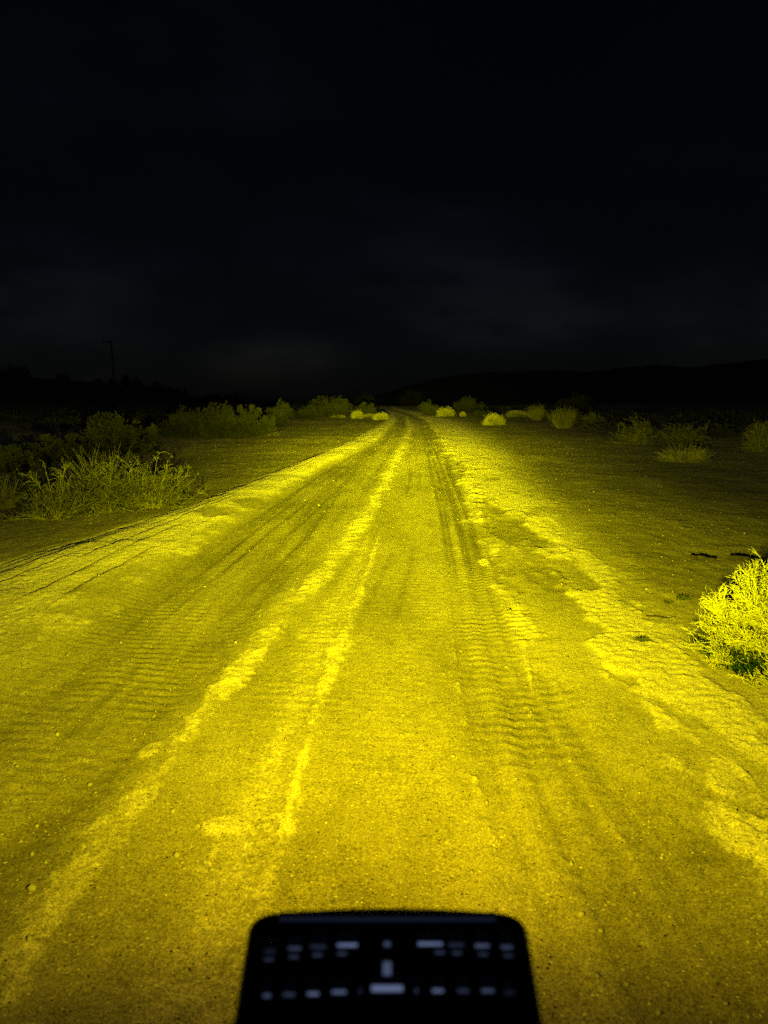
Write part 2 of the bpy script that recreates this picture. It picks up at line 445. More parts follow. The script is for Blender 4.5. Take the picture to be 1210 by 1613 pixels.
rowsY = np.concatenate([np.arange(-6, 0.9, 0.3), np.arange(0.9, 3.6, 0.0085), 3.6 * np.exp(np.arange(0, math.log(70 / 3.6), 0.0032)),
                        70 * np.exp(np.arange(0.02, math.log(4000 / 70), 0.03))])
ud = np.linspace(-0.53, 0.53, 600)
uo = 0.53 * np.exp(np.arange(1, 46) * 0.055)
us = np.concatenate([-uo[::-1], ud, uo])
nr, nc = len(rowsY), len(us)
GY = np.repeat(rowsY[:, None], nc, 1)
GX = us[None, :] * (np.maximum(GY, 0) + 1.2)
gz, loose, tone, outside = ground_fields(GX, GY)
gz = gz + terrain(GX, GY)
idx = np.arange(nr * nc).reshape(nr, nc)
quads = np.stack([idx[:-1, :-1], idx[:-1, 1:], idx[1:, 1:], idx[1:, :-1]], -1).reshape(-1, 4)
cxm = (GX[:-1, :-1] + GX[1:, 1:]).ravel() / 2; cym = (GY[:-1, :-1] + GY[1:, 1:]).ravel() / 2
edge0 = BERM_L0(cym)[0]; edge1 = PATCH_1(cym)[0] + 0.25
on_road = (cxm > edge0) & (cxm < edge1) & (cym < 150)
gv = np.stack([GX, GY, gz], -1).reshape(-1, 3)


def sand_material():
    m = bpy.data.materials.new("desert_sand"); m.use_nodes = True
    n, l = m.node_tree.nodes, m.node_tree.links
    b = n['Principled BSDF']
    b.inputs['Roughness'].default_value = 1.0
    b.inputs['Diffuse Roughness'].default_value = 1.0
    b.inputs['Specular IOR Level'].default_value = 0.08
    geo = n.new('ShaderNodeNewGeometry')
    pos = geo.outputs['Position']

    def noise(scale, detail, rough=0.55):
        t = n.new('ShaderNodeTexNoise'); t.inputs['Scale'].default_value = scale
        t.inputs['Detail'].default_value = detail; t.inputs['Roughness'].default_value = rough
        l.new(pos, t.inputs['Vector']); return t.outputs['Fac']

    def mr(v, a, b_, c, d):
        t = n.new('ShaderNodeMapRange')
        for k, x in enumerate((a, b_, c, d)): t.inputs[k + 1].default_value = x
        l.new(v, t.inputs[0]); return t.outputs[0]

    def mth(op, a, c):
        t = n.new('ShaderNodeMath'); t.operation = op
        for k, v in enumerate((a, c)):
            if isinstance(v, (int, float)): t.inputs[k].default_value = v
            else: l.new(v, t.inputs[k])
        return t.outputs[0]

    def mix(f, a, c):
        t = n.new('ShaderNodeMix'); t.data_type = 'RGBA'
        if isinstance(f, (int, float)): t.inputs[0].default_value = f
        else: l.new(f, t.inputs[0])
        for k, v in ((6, a), (7, c)):
            if isinstance(v, tuple): t.inputs[k].default_value = (*v, 1)
            else: l.new(v, t.inputs[k])
        return t.outputs[2]
    al = n.new('ShaderNodeAttribute'); al.attribute_name = 'loose'
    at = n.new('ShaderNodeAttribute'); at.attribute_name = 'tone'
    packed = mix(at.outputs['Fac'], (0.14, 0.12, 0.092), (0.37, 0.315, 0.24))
    c1 = noise(34, 4, 0.7); c2 = noise(11, 4, 0.65)
    lf = mth('ADD', al.outputs['Fac'], mth('MULTIPLY', mr(c1, 0.3, 0.7, -1, 1), 0.34))
    lf = mth('ADD', lf, mth('MULTIPLY', mr(c2, 0.3, 0.7, -1, 1), 0.20))
    lt = n.new('ShaderNodeMapRange'); lt.interpolation_type = 'SMOOTHSTEP'
    lt.inputs[1].default_value, lt.inputs[2].default_value = 0.04, 1.06
    l.new(lf, lt.inputs[0])
    base = mix(lt.outputs[0], packed, (0.50, 0.43, 0.34))
    g1 = noise(165, 2, 0.6); g2 = noise(62, 3, 0.6); g3 = noise(9, 4, 0.6)
    grain = mth('ADD', mth('MULTIPLY', mr(g1, 0.36, 0.70, -0.65, 1.8), 0.58), mth('MULTIPLY', mr(g2, 0.34, 0.68, -0.8, 1.5), 0.22))
    g4 = noise(21, 4, 0.65)
    grain = mth('ADD', grain, mth('MULTIPLY', mr(g3, 0.3, 0.7, -1, 1), 0.12))
    grain = mth('ADD', grain, mth('MULTIPLY', mr(g4, 0.34, 0.68, -0.9, 1.2), 0.10))
    gray = mth('MAXIMUM', mth('ADD', grain, 1.0), 0.30)
    # scattered pale and dark grit
    vo = n.new('ShaderNodeTexVoronoi'); vo.inputs['Scale'].default_value = 75
    l.new(pos, vo.inputs['Vector'])
    sep = n.new('ShaderNodeSeparateColor'); l.new(vo.outputs['Color'], sep.inputs[0])
    chip = mth('MULTIPLY', mr(sep.outputs[0], 0.90, 0.92, 0, 1), mr(vo.outputs['Distance'], 0.22, 0.36, 1, 0))
    vo2 = n.new('ShaderNodeTexVoronoi'); vo2.inputs['Scale'].default_value = 34
    l.new(pos, vo2.inputs['Vector'])
    sep2 = n.new('ShaderNodeSeparateColor'); l.new(vo2.outputs['Color'], sep2.inputs[0])
    chip2 = mth('MULTIPLY', mr(sep2.outputs[0], 0.95, 0.96, 0, 1), mr(vo2.outputs['Distance'], 0.12, 0.24, 1, 0))
    chip = mth('MAXIMUM', chip, chip2)
    darkc = mth('MULTIPLY', mr(sep.outputs[1], 0.965, 0.97, 0, 1), mr(vo.outputs['Distance'], 0.30, 0.36, 1, 0))
    sc = n.new('ShaderNodeVectorMath'); sc.operation = 'SCALE'
    l.new(base, sc.inputs[0]); l.new(gray, sc.inputs['Scale'])
    colr = mix(chip, sc.outputs[0], (0.78, 0.70, 0.58))
    colr = mix(darkc, colr, (0.05, 0.045, 0.035))
    l.new(colr, b.inputs['Base Color'])
    h = mth('ADD', mth('MULTIPLY', g1, 0.55), mth('MULTIPLY', g2, 1.0))
    h = mth('ADD', h, mth('MULTIPLY', chip, 0.5))
    bp = n.new('ShaderNodeBump'); bp.inputs['Strength'].default_value = 0.6; bp.inputs['Distance'].default_value = 0.009
    l.new(h, bp.inputs['Height']); l.new(bp.outputs[0], b.inputs['Normal'])
    return m


SAND = sand_material()


def sheet(name, mask):
    qf = quads[mask]
    used = np.unique(qf)
    remap = np.full(len(gv), -1, np.int64); remap[used] = np.arange(len(used))
    me = mesh_np(name, gv[used], quads=remap[qf], smooth=True)
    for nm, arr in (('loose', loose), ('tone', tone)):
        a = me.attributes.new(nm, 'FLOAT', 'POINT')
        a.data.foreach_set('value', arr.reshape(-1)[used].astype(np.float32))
    return tag(link(name, me, SAND), kind='structure')


road = sheet('dirt_road', on_road)
tag(road, "sandy dirt road with tyre tracks and loose ridges lit yellow")
ground = sheet('ground', ~on_road)
tag(ground, "dim bare sandy ground on both sides of the dirt road")


def z_at(x, y):
    X, Y = np.array([float(x)]), np.array([float(y)])
    return float((ground_fields(X, Y)[0] + terrain(X, Y))[0])


# ------------------------------------------------------------------ hills
def hill(name, prof, dist, thick, seed, mat, label):
    """a ridge whose crest follows the outline (px, py), built at its own distance with real depth"""
    pts = []
    for px, py in prof:
        a = math.atan((CY - py) / FPX) - PITCH
        dep = dist
        pts.append(((px - CX) / FPX * dep, CAM_H + dep * math.tan(a)))
    pts = np.array(pts)
    xs = np.linspace(pts[0, 0], pts[-1, 0], 420)
    hz = np.interp(xs, pts[:, 0], pts[:, 1])
    vs = np.linspace(-1, 1.0, 60)
    V = []
    for v in vs:
        y = dist + v * thick + 0 * xs
        prof_v = np.cos(v * math.pi / 2) ** 1.3
        bumps = (fbm(xs * 0.10, y * 0.10, seed, 4) - 0.5) * 0.10 * hz.max() + (fbm(xs * 0.6, y * 0.6, seed + 3, 3) - 0.35) * 1.1
        V.append(np.stack([xs, y, hz * prof_v + bumps * (0.3 + prof_v) * np.clip(hz / 4, 0, 1) - 0.6 * (1 - prof_v)], -1))
    V = np.array(V)
    r, c = V.shape[:2]
    ii = np.arange(r * c).reshape(r, c)
    q = np.stack([ii[:-1, :-1], ii[:-1, 1:], ii[1:, 1:], ii[1:, :-1]], -1).reshape(-1, 4)
    return tag(link(name, mesh_np(name, V.reshape(-1, 3), quads=q, smooth=True), mat), label, kind='structure')


M_HILL = material('dark_scrub_hill', (0.030, 0.030, 0.018), 1.0, col2=(0.055, 0.05, 0.03), scale=0.25)
hill('hill', [(560, 632), (600, 624), (640, 612), (680, 600), (720, 594), (770, 590), (830, 587), (880, 590), (930, 589), (965, 583),
              (1000, 580), (1060, 584), (1130, 577), (1180, 569), (1260, 562), (1400, 556), (1600, 552)], 330, 150, 301, M_HILL,
     "dark low hill ridge rising to the right of the road's end")
hill('hill', [(-500, 560), (-250, 575), (-60, 588), (20, 592), (90, 603), (150, 607), (220, 612), (280, 624), (330, 630), (420, 634)], 170, 55, 331, M_HILL,
     "dark scrub covered rise at the far left of the road")

# ------------------------------------------------------------------ plants
M_STEM = material('dry_stem', (0.58, 0.53, 0.40), 0.9, col2=(0.34, 0.31, 0.22), scale=6)
M_STEM_DARK = material('dark_stem', (0.10, 0.085, 0.055), 0.95, col2=(0.06, 0.05, 0.035), scale=6)
M_LEAF = material('grey_green_leaf', (0.085, 0.088, 0.045), 0.9, col2=(0.045, 0.048, 0.024), scale=3)
M_LEAF_PALE = material('pale_leaf', (0.22, 0.22, 0.115), 0.9, col2=(0.12, 0.122, 0.066), scale=4)
M_SUCC = material('yellow_fleshy_twig', (0.88, 0.83, 0.48), 0.5, col2=(0.72, 0.67, 0.36), scale=7, spec=0.45)
M_GREEN = material('shade_green_blades', (0.055, 0.12, 0.016), 0.8, col2=(0.03, 0.08, 0.012), scale=9)  # green tone stands for the shade under the bright bush
M_GRASS = material('dry_grass', (0.42, 0.39, 0.19), 0.9, col2=(0.26, 0.25, 0.12), scale=5)
M_MOUND = material('pale_cushion', (0.72, 0.66, 0.42), 0.95, col2=(0.45, 0.42, 0.27), scale=6)
M_DARK = material('dark_scrub', (0.035, 0.036, 0.018), 0.95, col2=(0.022, 0.023, 0.012), scale=0.8)
M_SCRUB = material('dry_scrub', (0.13, 0.125, 0.065), 0.95, col2=(0.05, 0.052, 0.026), scale=0.4)


def curves(base, dirs, length, n, bend, wobble, up=0.0):
    """polylines: base (N,3), unit dirs (N,3), length (N,), each with n points"""
    N = len(base)
    P = np.zeros((N, n, 3)); P[:, 0] = base
    d = dirs.copy()
    step = (length / (n - 1))[:, None]
    bv = rng.normal(0, bend, (N, 3))
    for k in range(1, n):
        d = d + bv / n + rng.normal(0, wobble, (N, 3)) + np.array([0, 0, up / n])
        d /= np.linalg.norm(d, axis=1, keepdims=True) + 1e-9
        P[:, k] = P[:, k - 1] + d * step
    return P


def tubes(P, R, sides=3):
    """sweep: P (N,n,3), R (N,n) -> verts, quads"""
    N, n, _ = P.shape
    T = np.gradient(P, axis=1)
    T /= np.linalg.norm(T, axis=2, keepdims=True) + 1e-9
    ref = np.where(np.abs(T[..., 2:3]) > 0.9, np.array([1.0, 0, 0]), np.array([0, 0, 1.0]))
    A = np.cross(T, ref); A /= np.linalg.norm(A, axis=2, keepdims=True) + 1e-9
    B = np.cross(T, A)
    ang = np.arange(sides) * 2 * math.pi / sides
    V = P[:, :, None, :] + R[:, :, None, None] * (np.cos(ang)[None, None, :, None] * A[:, :, None, :] + np.sin(ang)[None, None, :, None] * B[:, :, None, :])
    ii = np.arange(N * n * sides).reshape(N, n, sides)
    nx = np.roll(ii, -1, axis=2)
    q = np.stack([ii[:, :-1], nx[:, :-1], nx[:, 1:], ii[:, 1:]], -1).reshape(-1, 4)
    return V.reshape(-1, 3), q


class Geo:
    def __init__(self): self.v = []; self.q = []; self.n = 0

    def add(self, V, q):
        self.v.append(V); self.q.append(q + self.n); self.n += len(V)

    def mesh(self, name, smooth=False):
        return mesh_np(name, np.concatenate(self.v), quads=np.concatenate(self.q), smooth=smooth)


def taper(N, n, r0, r1):
    return np.linspace(1, 0, n)[None, :] * (np.asarray(r0) - r1).reshape(-1, 1) + r1 + np.zeros((N, n))


def pick(P, count, lo, hi):
    """points and tangents along random polylines"""
    N, n, _ = P.shape
    i = rng.integers(0, N, count); t = rng.uniform(lo, hi, count) * (n - 1.001)
    k = t.astype(int); f = (t - k)[:, None]
    p = P[i, k] * (1 - f) + P[i, k + 1] * f
    d = P[i, k + 1] - P[i, k]
    return p, d / (np.linalg.norm(d, axis=1, keepdims=True) + 1e-9)


def unit(v): return v / (np.linalg.norm(v, axis=1, keepdims=True) + 1e-9)


def dome_dirs(N, spread):
    """directions fanning out of the base; spread = largest lean from vertical in radians"""
    a = rng.uniform(0, 2 * math.pi, N); t = spread * np.sqrt(rng.uniform(0, 1, N))
    return np.stack([np.sin(t) * np.cos(a), np.sin(t) * np.sin(a), np.cos(t)], -1)


def env_len(d, rx, ry, h):
    return 1.0 / np.sqrt((d[:, 0] / rx) ** 2 + (d[:, 1] / ry) ** 2 + (d[:, 2] / h) ** 2)


def leaves(p, size, flat=1.0, along=None, aspect=2.6):
    """small kite leaves at points p"""
    N = len(p)
    a = unit(rng.normal(0, 1, (N, 3))) if along is None else unit(along + rng.normal(0, 0.6, (N, 3)))
    b = unit(np.cross(a, rng.normal(0, 1, (N, 3))))
    s = (size * rng.uniform(0.6, 1.4, N))[:, None]
    V = np.stack([p, p + a * s * 0.5 + b * s / aspect / 2, p + a * s, p + a * s * 0.5 - b * s / aspect / 2], 1)
    return V.reshape(-1, 3), np.arange(N * 4).reshape(N, 4)


def make_shrub(r, h, leaf, nleaf, nb=26, lobes=7, stem_r=0.012):
    """rounded leafy shrub as two meshes (branches, foliage)"""
    d = dome_dirs(nb, 1.35); L = env_len(d, r, r, h) * rng.uniform(0.55, 0.82, nb)
    P = curves(d * 0.02, d, L, 7, 0.5, 0.08, 0.2)
    g = Geo(); g.add(*tubes(P, taper(nb, 7, np.full(nb, stem_r), stem_r * 0.3)))
    p2, t2 = pick(P, nb * 6, 0.35, 1.0)
    d2 = unit(t2 + rng.normal(0, 0.6, t2.shape) + [0, 0, 0.2])
    P2 = curves(p2, d2, rng.uniform(0.10, 0.25, len(p2)) * r, 5, 0.5, 0.12)
    g.add(*tubes(P2, taper(len(p2), 5, np.full(len(p2), stem_r * 0.45), stem_r * 0.15)))
    f = Geo()
    pl, tl = pick(P2, int(nleaf * 0.55), 0.1, 1.0)
    pl = pl + rng.normal(0, 0.04 * r, pl.shape)
    f.add(*leaves(pl, leaf, along=tl))
    # outer clumps of different size round the crown
    cd = dome_dirs(lobes * 3, 1.4)
    cl = env_len(cd, r, r, h) * rng.uniform(0.55, 0.95, len(cd))
    cc = cd * cl[:, None]
    k = rng.integers(0, len(cd), int(nleaf * 0.45))
    cr = rng.uniform(0.10, 0.26, len(cd)) * r
    off = unit(rng.normal(0, 1, (len(k), 3))) * (cr[k] * rng.uniform(0.3, 1, len(k)) ** 0.5)[:, None]
    pp = cc[k] + off
    pp[:, 2] = np.abs(pp[:, 2])
    f.add(*leaves(pp, leaf, along=cd[k]))
    return g.mesh('branches'), f.mesh('foliage')


def make_twiggy(r, h, nb=34, tw=9, tip=4, stem_r=0.006, spread=1.2, leaf=0.0, nleaf=0, up=0.3):
    d = dome_dirs(nb, spread); L = env_len(d, r, r, h) * rng.uniform(0.65, 1.1, nb)
    base = np.concatenate([rng.normal(0, 0.16 * r, (nb, 2)), np.zeros((nb, 1)) - 0.02], 1)
    P = curves(base, d, L, 8, 0.7, 0.13, up)
    g = Geo(); g.add(*tubes(P, taper(nb, 8, rng.uniform(0.7, 1.3, nb) * stem_r, stem_r * 0.4)))
    p2, t2 = pick(P, nb * tw, 0.2, 1.0)
    d2 = unit(t2 + rng.normal(0, 0.65, t2.shape))
    P2 = curves(p2, d2, rng.uniform(0.12, 0.42, len(p2)) * r, 5, 0.7, 0.2)
    g.add(*tubes(P2, taper(len(p2), 5, np.full(len(p2), stem_r * 0.55), stem_r * 0.28)))
    f = Geo()
    p3, t3 = pick(P2, nb * tw * tip, 0.2, 1.0)
    d3 = unit(t3 + rng.normal(0, 0.75, t3.shape))
    P3 = curves(p3, d3, rng.uniform(0.05, 0.14, len(p3)) * r, 4, 0.8, 0.25)
    f.add(*tubes(P3, taper(len(p3), 4, np.full(len(p3), stem_r * 0.42), stem_r * 0.25)))
    if nleaf:
        pl, tl = pick(P3, nleaf, 0.0, 1.0)
        f.add(*leaves(pl, leaf, along=tl))
    return g.mesh('branches', True), f.mesh('twigs', True)


def make_grass(r, h, n=420, w=0.006, lean=0.55, droop=0.5):
    a = rng.uniform(0, 2 * math.pi, n); rr = r * 0.35 * np.sqrt(rng.uniform(0, 1, n))
    base = np.stack([rr * np.cos(a), rr * np.sin(a), np.full(n, -0.01)], -1)
    t = lean * rng.uniform(0, 1, n) ** 0.7
    a2 = a + rng.normal(0, 0.6, n)
    d = np.stack([np.sin(t) * np.cos(a2), np.sin(t) * np.sin(a2), np.cos(t)], -1)
    P = curves(base, d, h * rng.uniform(0.45, 1.15, n), 6, 0.45, 0.05, -droop * 0.5)
    g = Geo(); g.add(*tubes(P, taper(n, 6, np.full(n, w), w * 0.15)))
    return g.mesh('grass_blades', True)


def make_cushion(r, h, n=900, w=0.010):
    d = dome_dirs(n, 1.5); L = env_len(d, r, r, h) * rng.uniform(0.75, 1.08, n)
    ang = np.arctan2(d[:, 1], d[:, 0])
    L = L * (0.45 + 0.9 * vnoise(np.cos(ang) * 1.6 + 5 + 3 * d[:, 2], np.sin(ang) * 1.6 + n % 97, 411 + len(bpy.data.meshes)))
    base = d * (L * rng.uniform(0.0, 0.55, n))[:, None]
    P = curves(base, d, L - np.linalg.norm(base, axis=1), 4, 0.8, 0.15)
    P[:, :, 2] = np.maximum(P[:, :, 2], 0.0)
    g = Geo(); g.add(*tubes(P, taper(n, 4, np.full(n, w), w * 0.4)))
    return g.mesh('cushion', True)


def place(name, cat, label, px, py, meshes, r, h, wpx, hpx, group=None, rz=None, sink=0.01, parts=None, mats=None):
    """stand a plant on the ground where the photo shows its foot, scaled to its real width and height"""
    x, y, dep = ground_at(px, py)
    tw, th = wpx * dep / FPX / 2, hpx * dep / FPX
    z = z_at(x, y)
    if len(meshes) == 1:
        o = bpy.data.objects.new(name, meshes[0]); COL.objects.link(o)
    else:
        o = empty(name, (0, 0, 0))
        for me, pn in zip(meshes, parts):
            c = bpy.data.objects.new(pn, me); COL.objects.link(c); c.parent = o
    o.location = (x, y, z - sink)
    o.rotation_euler = (0, 0, rng.uniform(0, 6.28) if rz is None else rz)
    o.scale = (tw / r, tw / r, th / h)
    tag(o, label, cat, group)
    return o


def with_mats(meshes, mats):
    for me, m in zip(meshes, mats): me.materials.append(m)
    return meshes


# prototypes (each copied with shared mesh data)
SHRUBS = [with_mats(make_shrub(1.0, 1.0, 0.085, 6500, lobes=6 + k), (M_STEM_DARK, M_LEAF)) for k in range(4)]
TWIGS = [with_mats(make_twiggy(1.0, 1.0, 46, 9, 5, 0.012, 1.25, 0.06, 2600), (M_STEM, M_LEAF_PALE)) for k in range(3)]
TUFTS = [with_mats([make_grass(1.0, 1.0, 520, 0.014, 0.75, 0.4)], [M_GRASS]) for k in range(2)]
LOWT = with_mats([make_grass(1.0, 1.0, 620, 0.02, 1.25, 0.3)], [M_STEM])
CUSH = [with_mats([make_cushion(1.0, 1.0, 3400, 0.022)], [M_MOUND]) for k in range(3)]
DARKS = [with_mats([make_shrub(1.0, 1.0, 0.13, 3200, lobes=5 + k)[1]], [M_DARK]) for k in range(3)]
SP = ('branches', 'foliage'); TP = ('branches', 'twigs')

GL = "shrubs along the left side of the road"
GR = "shrubs along the right side of the road"
GM = "pale cushion plants beside the far road"
GD = "dark bushes on the skyline"
spec = [
    # kind, name, category, label, px, py(foot), width px, height px, group
    ('shrub', "dim rounded shrub, broadest of the row, behind the grassy clump at the left", 190, 716, 150, 66, GL),
    ('shrub', "low dark spreading shrub behind the bare twig bush at the left edge", 92, 728, 130, 46, GL),
    ('shrub', "very dark low shrub cut by the left edge above the dry clump", 12, 745, 110, 52, GL),
    ('shrub', "dim shrub between the broad rounded shrub and the taller roadside pair at left", 292, 690, 84, 52, GL),
    ('shrub', "rounded dim shrub in the middle of the left roadside row", 345, 692, 86, 58, GL),
    ('shrub', "left roadside shrub standing directly behind a small paler bush", 394, 690, 74, 53, GL),
    ('twig', "small paler bush leaning at the foot of a darker left shrub", 416, 688, 46, 32, GL),
    ('shrub', "upright dark shrub at the road end of the left row", 438, 673, 56, 42, GL),
    ('shrub', "low dark shrub in the gap before the far left bushy clump", 481, 659, 40, 20, GL),
    ('shrub', "wide bushy clump lit dimly on the left near the road's end", 522, 658, 84, 34, GL),
    ('shrub', "small lit bush nearest to the road's end on its left", 578, 656, 46, 24, GL),
    ('cush', "brightest pale cushion plant on the left edge of the far road", 601, 661, 27, 12, GM),
    ('cush', "small pale cushion plant left of the brightest one at the far road", 563, 659, 20, 12, GM),
    ('cush', "flat low pale cushion plant below the wide bushy clump", 530, 658, 26, 6, GM),
    ('cush', "flat pale strip of cushion plant between two mounds on the left", 582, 657, 26, 6, GM),
    ('shrub', "dim bush at the start of the row right of the road's end", 676, 655, 38, 24, GR),
    ('cush', "dome shaped pale cushion plant on the right edge of the far road", 704, 656, 30, 14, GM),
    ('cush', "smaller pale cushion plant just left of the dome on the right side", 684, 654, 20, 11, GM),
    ('shrub', "spiky dim bush behind the pale cushions at the road's right", 738, 650, 60, 27, GR),
    ('cush', "tiny bright cushion plant between the dome and the lone mound", 729, 656, 10, 8, GM),
    ('cush', "lone pale mound standing out on the sand right of the road", 780, 670, 38, 17, GM),
    ('shrub', "low dim bush behind the lone pale mound", 763, 658, 42, 13, GR),
    ('cush', "broad faint cushion plant right of the lone pale mound", 818, 657, 44, 10, GM),
    ('tuft', "upright grass tuft at the left end of the right hand scrub line", 845, 662, 38, 26, GR),
    ('tuft', "leaning pale grass clump right of the small upright tuft", 888, 674, 58, 34, GR),
    ('twig', "thin dim twig bush just right of the leaning grass clump", 934, 672, 40, 22, GR),
    ('twig', "open pale stemmed bush in the middle of the right scrub line", 1000, 699, 88, 38, GR),
    ('twig', "rounded bush directly above the low spreading tuft at right", 1078, 702, 92, 38, GR),
    ('low', "low spreading tuft in front of the rounded right bush", 1080, 727, 80, 30, GR),
    ('twig', "bush cut off by the right edge level with the rounded bush", 1198, 712, 64, 44, GR),
    ('shrub', "dark shrub in the gap between the rounded bush and the right edge bush", 1135, 692, 50, 24, GR),
    ('shrub', "faint dome shaped shrub on the slope above the right grass clump", 905, 652, 62, 30, GR),
    ('dark', "tall dark bush on the far left skyline at the picture's edge", 20, 640, 90, 57, GD),
    ('dark', "dark skyline bush left of the utility pole", 105, 640, 110, 44, GD),
    ('dark', "dark skyline bush at the foot of the utility pole", 165, 641, 70, 40, GD),
    ('dark', "spiky dark skyline bush just right of the utility pole", 208, 641, 60, 45, GD),
    ('dark', "dark skyline bush second to the right of the utility pole", 252, 641, 70, 34, GD),
    ('dark', "dark skyline bush where the left rise ends", 288, 642, 40, 28, GD),
    ('dark', "low black bush on the skyline above the middle of the left row", 335, 642, 60, 18, GD),
    ('dark', "small black peak of a bush above the left roadside shrubs", 370, 642, 40, 22, GD),
    ('dark', "black bush on the skyline behind the upright dark shrub", 425, 642, 60, 15, GD),
    ('dark', "black dome of a bush behind the far left bushy clump", 505, 642, 40, 20, GD),
    ('dark', "dark bush on the skyline over the far road bend", 575, 642, 46, 24, GD),
    ('dark', "dark bush on the right hill crest close to the road", 648, 640, 60, 26, GD),
]
cnt = {}
for kind, label, px, py, wpx, hpx, grp in spec:
    k = cnt.get(kind, 0); cnt[kind] = k + 1
    if kind == 'shrub': place('shrub', 'shrub', label, px, py, SHRUBS[k % 4], 1, 1, wpx, hpx, grp, parts=SP)
    elif kind == 'twig': place('twig_bush', 'bush', label, px, py, TWIGS[k % 3], 1, 1, wpx, hpx, grp, parts=TP)
    elif kind == 'tuft': place('grass_tuft', 'grass', label, px, py, TUFTS[k % 2], 1, 1, wpx, hpx, grp)
    elif kind == 'low': place('grass_tuft', 'grass', label, px, py, LOWT, 1, 1, wpx, hpx, grp)
    elif kind == 'cush': place('cushion_plant', 'plant', label, px, py, CUSH[k % 3], 1, 1, wpx, hpx, grp)
    else: place('bush', 'bush', label, px, py, DARKS[k % 3], 1, 1, wpx, hpx, grp)

# the near left clump: bare twigs, a tall grass tuft and a leafier twiggy shrub
tw_a = with_mats(make_twiggy(0.50, 0.62, 44, 10, 3, 0.0065, 1.3, 0.03, 1300), (M_STEM, M_LEAF_PALE))
place('twig_bush', 'bush', "sparse bush of bare pale twigs in front at the left roadside", 85, 818, tw_a, 0.5, 0.62, 128, 84, GL, parts=TP)
tw_b = with_mats(make_twiggy(0.55, 0.75, 46, 10, 4, 0.0055, 1.3, 0.030, 3600), (M_STEM, M_LEAF_PALE))
place('twig_bush', 'bush', "leafy pale twig bush at the road end of the near left clump", 245, 800, tw_b, 0.55, 0.75, 128, 96, GL, parts=TP)
tw_c = with_mats(make_twiggy(0.5, 0.75, 36, 9, 4, 0.0055, 1.1, 0.030, 2800, 0.6), (M_STEM, M_LEAF_PALE))
place('twig_bush', 'bush', "upright twig bush in the middle of the near left clump", 168, 808, tw_c, 0.5, 0.75, 120, 92, GL, parts=TP)
gt = with_mats([make_grass(0.4, 0.85, 260, 0.0045, 0.5, 0.3)], [M_GRASS])
place('grass_tuft', 'grass', "tall upright dry grass tuft rising out of the near left clump", 160, 790, gt, 0.4, 0.85, 92, 82, GL)
gt2 = with_mats([make_grass(0.4, 0.6, 300, 0.005, 0.8, 0.4)], [M_GRASS])
place('grass_tuft', 'grass', "low dry grass tuft at the left edge beside the bare twigs", 8, 800, gt2, 0.4, 0.6, 70, 52, GL)
tw_d = with_mats(make_twiggy(0.5, 0.6, 30, 9, 4, 0.006, 1.2, 0.032, 1400), (M_STEM_DARK, M_LEAF))
place('twig_bush', 'bush', "dark low bush tucked behind the bare twigs at left", 62, 785, tw_d, 0.5, 0.6, 90, 62, GL, parts=TP)


# the big bright bush at the right edge
def make_bright_bush():
    g = Geo(); f = Geo()
    nb = 170
    d = dome_dirs(nb, 1.55)
    L = env_len(d, 0.50, 0.50, 0.70) * rng.uniform(0.70, 0.84, nb)
    base = np.concatenate([rng.normal(0, 0.05, (nb, 2)), np.zeros((nb, 1))], 1)
    P = curves(base, d, L, 7, 0.4, 0.08, 0.1)
    P[:, :, 2] = np.maximum(P[:, :, 2], 0.012)
    g.add(*tubes(P, taper(nb, 7, np.full(nb, 0.006), 0.0035), 4))
    p2, t2 = pick(P, 4200, 0.36, 1.0)
    out = unit(p2 + [0, 0, 0.02])
    d2 = unit(0.5 * t2 + 0.7 * out + rng.normal(0, 0.45, t2.shape) + [0, 0, 0.05])
    P2 = curves(p2, d2, rng.uniform(0.05, 0.12, len(p2)), 6, 1.0, 0.14, 0.35)
    P2[:, :, 2] = np.maximum(P2[:, :, 2], 0.010)
    f.add(*tubes(P2, taper(len(p2), 6, np.full(len(p2), 0.0028), 0.0018), 4))
    p3, t3 = pick(P2, 40000, 0.1, 1.0)
    d3 = unit(t3 + rng.normal(0, 0.6, t3.shape) + [0, 0, 0.1])
    P3 = curves(p3, d3, rng.uniform(0.020, 0.055, len(p3)), 5, 1.9, 0.14, 0.9)
    P3[:, :, 2] = np.maximum(P3[:, :, 2], 0.008)
    f.add(*tubes(P3, taper(len(p3), 5, np.full(len(p3), 0.0021), 0.0012), 3))
    under = Geo()  # blades added to carry the green shade tone at the foot
    n = 1900
    a = rng.uniform(0, 6.28, n); rr = 0.40 * np.sqrt(rng.uniform(0, 1, n))
    b = np.stack([rr * np.cos(a), rr * np.sin(a), np.zeros(n)], -1)
    PU = curves(b, unit(np.stack([np.cos(a) * 0.7, np.sin(a) * 0.7, np.ones(n)], -1)), rng.uniform(0.05, 0.17, n), 4, 0.6, 0.1, -0.4)
    under.add(*tubes(PU, taper(n, 4, np.full(n, 0.004), 0.001), 3))
    return with_mats([g.mesh('branches', True), f.mesh('twigs', True), under.mesh('shade_blades', True)], (M_SUCC, M_SUCC, M_GREEN))


place('fleshy_bush', 'bush', "bright yellow bush of curling fleshy twigs cut by the right edge", 1250, 1044, make_bright_bush(), 0.5, 0.7, 316, 194,
      None, rz=0.4, parts=('branches', 'twigs', 'shade_blades'))


